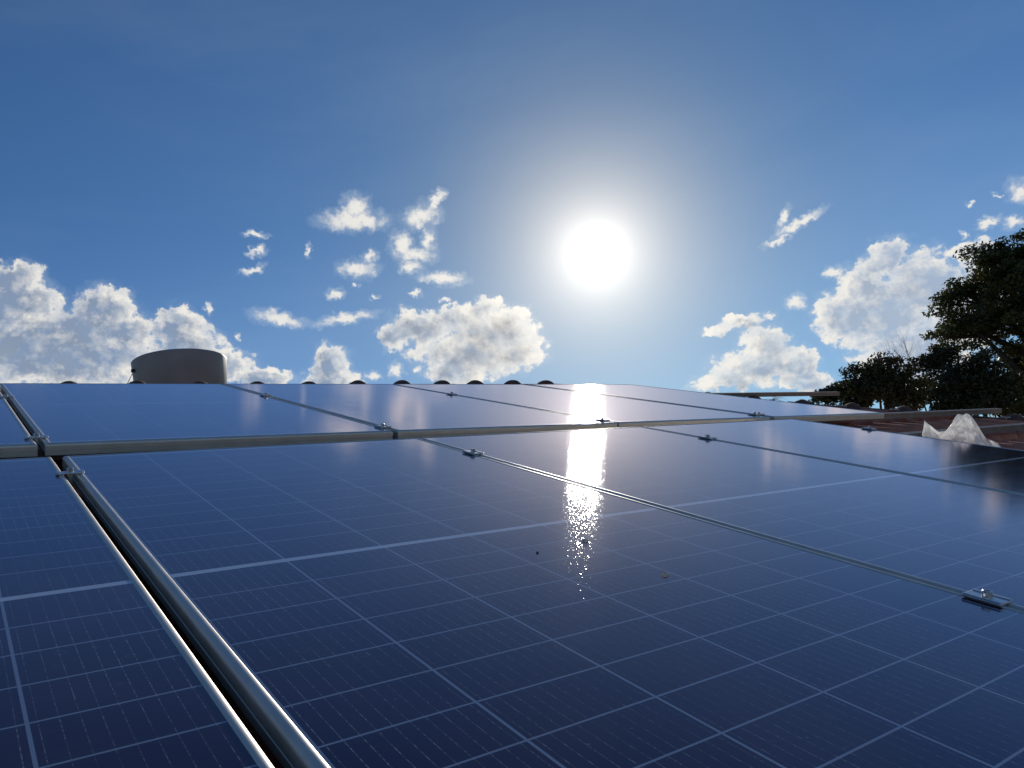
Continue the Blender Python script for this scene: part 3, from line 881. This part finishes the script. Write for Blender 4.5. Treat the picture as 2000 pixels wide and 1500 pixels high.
def leaves(centres, radii, counts, size, flat=0.6, r=rng):
    """many small folded leaf faces spread through clumps"""
    C = np.repeat(centres, counts, 0); R = np.repeat(radii, counts, 0)
    n = len(C)
    d = r.normal(size=(n, 3)); d /= np.linalg.norm(d, axis=1)[:, None]
    q = r.random(n) ** 0.45
    P = C + d * (q[:, None] * R[:, None]) * np.array([1, 1, flat])
    nrm = r.normal(size=(n, 3)) * np.array([0.7, 0.7, 0.5]) + np.array([0, 0, 0.75]); nrm /= np.linalg.norm(nrm, axis=1)[:, None]
    a = np.cross(nrm, r.normal(size=(n, 3))); a /= np.linalg.norm(a, axis=1)[:, None]
    b_ = np.cross(nrm, a)
    s = size * r.uniform(0.55, 1.35, n)[:, None]
    tip = P + a * s - nrm * s * 0.18; base = P - a * s * 0.9 - nrm * s * 0.12
    l = P + b_ * s * 0.42 + nrm * s * 0.05; rr2 = P - b_ * s * 0.42 + nrm * s * 0.05
    V = np.stack([base, rr2, tip, l], 1).reshape(-1, 3)
    return V, np.arange(4 * n).reshape(n, 4)


def bez(p0, p1, p2, n=7):
    t = np.linspace(0, 1, n)[:, None]; return list((1 - t) ** 2 * p0 + 2 * t * (1 - t) * p1 + t * t * p2)


def make_tree(name, label, cat, group, dist, foot_px, blobs, nclump, leaf, mat, clump_r, per, trunk_r, flat=0.55, fork=0.45, limbs=(), seed=1, depth=1.0):
    r = np.random.default_rng(seed)
    k = dist / F_PX
    B = []
    for (x, y, rx, ry) in blobs:
        c = at(x, y, dist); B.append((c, rx * k, ry * k))
    wts = np.array([b_[1] * b_[1] * b_[2] for b_ in B]) ** 0.7; wts /= wts.sum()
    vd = dirpx(*foot_px); fwd = np.array([vd[0], vd[1], 0]); fwd /= np.linalg.norm(fwd); side = np.array([fwd[1], -fwd[0], 0])
    cs = []
    for i in range(nclump):
        c, rx, ry = B[r.choice(len(B), p=wts)]
        d = r.normal(size=3); d /= np.linalg.norm(d); q = r.random() ** 0.40
        cs.append(c + side * d[0] * rx * q + fwd * d[1] * rx * depth * q + np.array([0, 0, 1]) * d[2] * ry * q)
    cs = np.array(cs)
    f = at(foot_px[0], foot_px[1], dist); foot = np.array([f[0], f[1], 0.0])
    cen = sum(b_[0] for b_ in B) / len(B)
    forkp = foot + (np.array([f[0] * 0.6 + cen[0] * 0.4, f[1] * 0.6 + cen[1] * 0.4, 0]) - foot); forkp[2] = max(1.2, cen[2] * fork)
    root = empty(name, tuple(foot)); tag(root, label, cat, group)
    tm = MB()
    tm.tube([foot, foot + (forkp - foot) * 0.35 + r.normal(size=3) * [0.06, 0.06, 0], forkp], [trunk_r * 1.25, trunk_r * 1.0, trunk_r * 0.8], 10)
    nl = min(9, max(4, nclump // 14)); idx = r.permutation(nclump)[:nl]
    ends = []
    for i in idx:
        e = cs[i]; m_ = forkp * 0.55 + e * 0.45 + np.array([0, 0, 0.25 * np.linalg.norm(e - forkp) * 0.5])
        pts = bez(forkp, m_, e); tm.tube(pts, list(np.linspace(trunk_r * 0.55, trunk_r * 0.10, len(pts))), 7); ends += pts[2:]
    for lm in limbs:
        pts = [at(x, y, dist) for x, y in lm]; pts = [forkp] + pts
        tm.tube(pts, list(np.linspace(trunk_r * 0.6, trunk_r * 0.12, len(pts))), 7); ends += pts[1:]
    E_ = np.array(ends)
    for c in cs:
        j = np.argmin(np.linalg.norm(E_ - c, axis=1)); s_ = E_[j]
        tm.tube(bez(s_, (s_ + c) / 2 + np.array([0, 0, 0.08]), c, 4), [trunk_r * 0.10, trunk_r * 0.07, trunk_r * 0.05, trunk_r * 0.03], 4, cap=False)
    tv = np.array(tm.v) - foot
    mesh_obj('trunk', tv, tm.f, M_bark, root, True)
    rad = clump_r * r.uniform(0.6, 1.3, nclump); cnt = np.maximum(8, (per * (rad / clump_r) ** 2).astype(int))
    V_, F_ = leaves(cs, rad, cnt, leaf, flat, r)
    quad_mesh('crown', V_ - foot, F_, mat, root)
    return root


GT = 'trees beyond the roof'
make_tree('tree', 'large spreading tree with layered crown at the right edge', 'tree', GT, 24, (2110, 900),
          [(2010, 545, 120, 62), (1905, 585, 72, 48), (1868, 640, 62, 22), (1950, 625, 95, 30), (1945, 520, 66, 42), (2020, 500, 90, 40), (2120, 590, 190, 100), (2230, 520, 150, 90), (2080, 660, 70, 40), (1835, 668, 28, 12)],
          430, 0.062, M_leaf1, 0.40, 165, 0.28, 0.42, 0.62, limbs=([(2060, 740), (2000, 690), (1930, 655), (1850, 660)], [(2050, 720), (1985, 640), (1920, 600)], [(2060, 700), (2040, 600), (1990, 520)]), seed=11)
make_tree('tree', 'broad brownish tree left of the others, behind the rail end', 'tree', GT, 20, (1700, 900),
          [(1690, 745, 52, 34), (1740, 738, 44, 42), (1652, 762, 28, 20), (1700, 775, 66, 24), (1765, 765, 36, 30)],
          135, 0.050, M_leaf2, 0.25, 120, 0.13, 0.6, 0.6, seed=12, depth=0.6)
make_tree('tree', 'round dark tree in the middle, under the big crown', 'tree', GT, 22, (1905, 900),
          [(1905, 735, 46, 40), (1885, 765, 52, 30), (1935, 755, 40, 40), (1900, 790, 60, 22)],
          125, 0.052, M_leaf3, 0.26, 130, 0.14, 0.6, 0.62, seed=13, depth=0.7)
make_tree('tree', 'thin see-through tree between the brownish and the dark tree', 'tree', GT, 23, (1825, 900),
          [(1815, 735, 36, 42), (1845, 715, 38, 36), (1825, 695, 32, 20), (1800, 775, 44, 26), (1850, 770, 34, 30)],
          90, 0.050, M_leaf3, 0.25, 100, 0.10, 0.5, 0.6, seed=14, depth=0.5)
make_tree('tree', 'dense tree at the right edge under the spreading tree', 'tree', GT, 26, (2010, 900),
          [(1995, 740, 38, 50), (2050, 715, 60, 66), (1975, 775, 40, 34), (2030, 780, 70, 34)],
          150, 0.058, M_leaf1, 0.31, 140, 0.16, 0.6, 0.62, seed=15)
make_tree('shrub', 'low dark bush below the rail end, left of the trees', 'bush', None, 18, (1612, 880),
          [(1612, 776, 20, 12), (1632, 772, 18, 14), (1592, 782, 12, 8)], 36, 0.055, M_leaf3, 0.16, 60, 0.06, 0.7, 0.7, seed=16)


def bare_tree():
    r = np.random.default_rng(5); d = 25
    f = at(1775, 900, d); foot = np.array([f[0], f[1], 0])
    root = empty('bare_tree', tuple(foot)); tag(root, 'leafless twigs standing up behind the brownish tree', 'tree')
    b = MB(); top = at(1778, 745, d)
    b.tube([foot, (foot + top) / 2 + [0.05, 0, 0], top], [0.09, 0.07, 0.045], 8)
    b.build('trunk', M_bark, root, True, loc=tuple(-foot))
    t = MB()
    def grow(p, px, lvl, rad):
        q = at(*px, d + r.uniform(-.4, .4)); t.tube(bez(p, (p + q) / 2 + r.normal(size=3) * 0.06, q, 5), list(np.linspace(rad, rad * 0.5, 5)), 5)
        if lvl > 0:
            for _ in range(3):
                grow(p + (q - p) * r.uniform(0.35, 0.95), (px[0] + r.uniform(-18, 14), px[1] - r.uniform(4, 20)), lvl - 1, rad * 0.5)
    for px in ((1752, 692), (1772, 684), (1740, 690), (1785, 702), (1764, 704)): grow(top, px, 2, 0.009)
    t.build('twigs', M_bark, root, loc=tuple(-foot))


bare_tree()


def palm():
    d = 30; c = at(1508, 781, d); foot = np.array([c[0], c[1], 0]); root = empty('palm_tree', tuple(foot))
    tag(root, 'tip of a small palm peeping over the edge of the upper panels', 'palm tree')
    b = MB(); b.tube([foot, (foot + c) / 2 + [0.1, 0, 0], c], [0.14, 0.10, 0.09], 9); b.build('trunk', M_bark, root, True, loc=tuple(-foot))
    r = np.random.default_rng(2); V = []; F = []
    for k in range(11):
        w = 2 * math.pi * k / 11 + r.uniform(-.2, .2); dr = np.array([math.cos(w), math.sin(w), 0]); sd = np.array([-dr[1], dr[0], 0])
        L = r.uniform(0.42, 0.6); up = r.uniform(0.1, 0.5)
        for i in range(12):
            t = (i + 1) / 12; p = c + dr * L * t + np.array([0, 0, up * t - 0.55 * t * t])
            for s_ in (-1, 1):
                q = p + (sd * s_ * 0.8 + dr * 0.7 + np.array([0, 0, -0.25])) * 0.17 * (1 - 0.6 * t)
                n_ = len(V); V += [p - dr * 0.012, p + dr * 0.012, q]; F.append((n_, n_ + 1, n_ + 2))
        n_ = len(V); V += [c + sd * 0.012, c - sd * 0.012, c + dr * L + np.array([0, 0, up - 0.55])]; F.append((n_, n_ + 1, n_ + 2))
    quad_mesh('crown', np.array(V) - foot, np.array(F), M_leaf3, root)


palm()
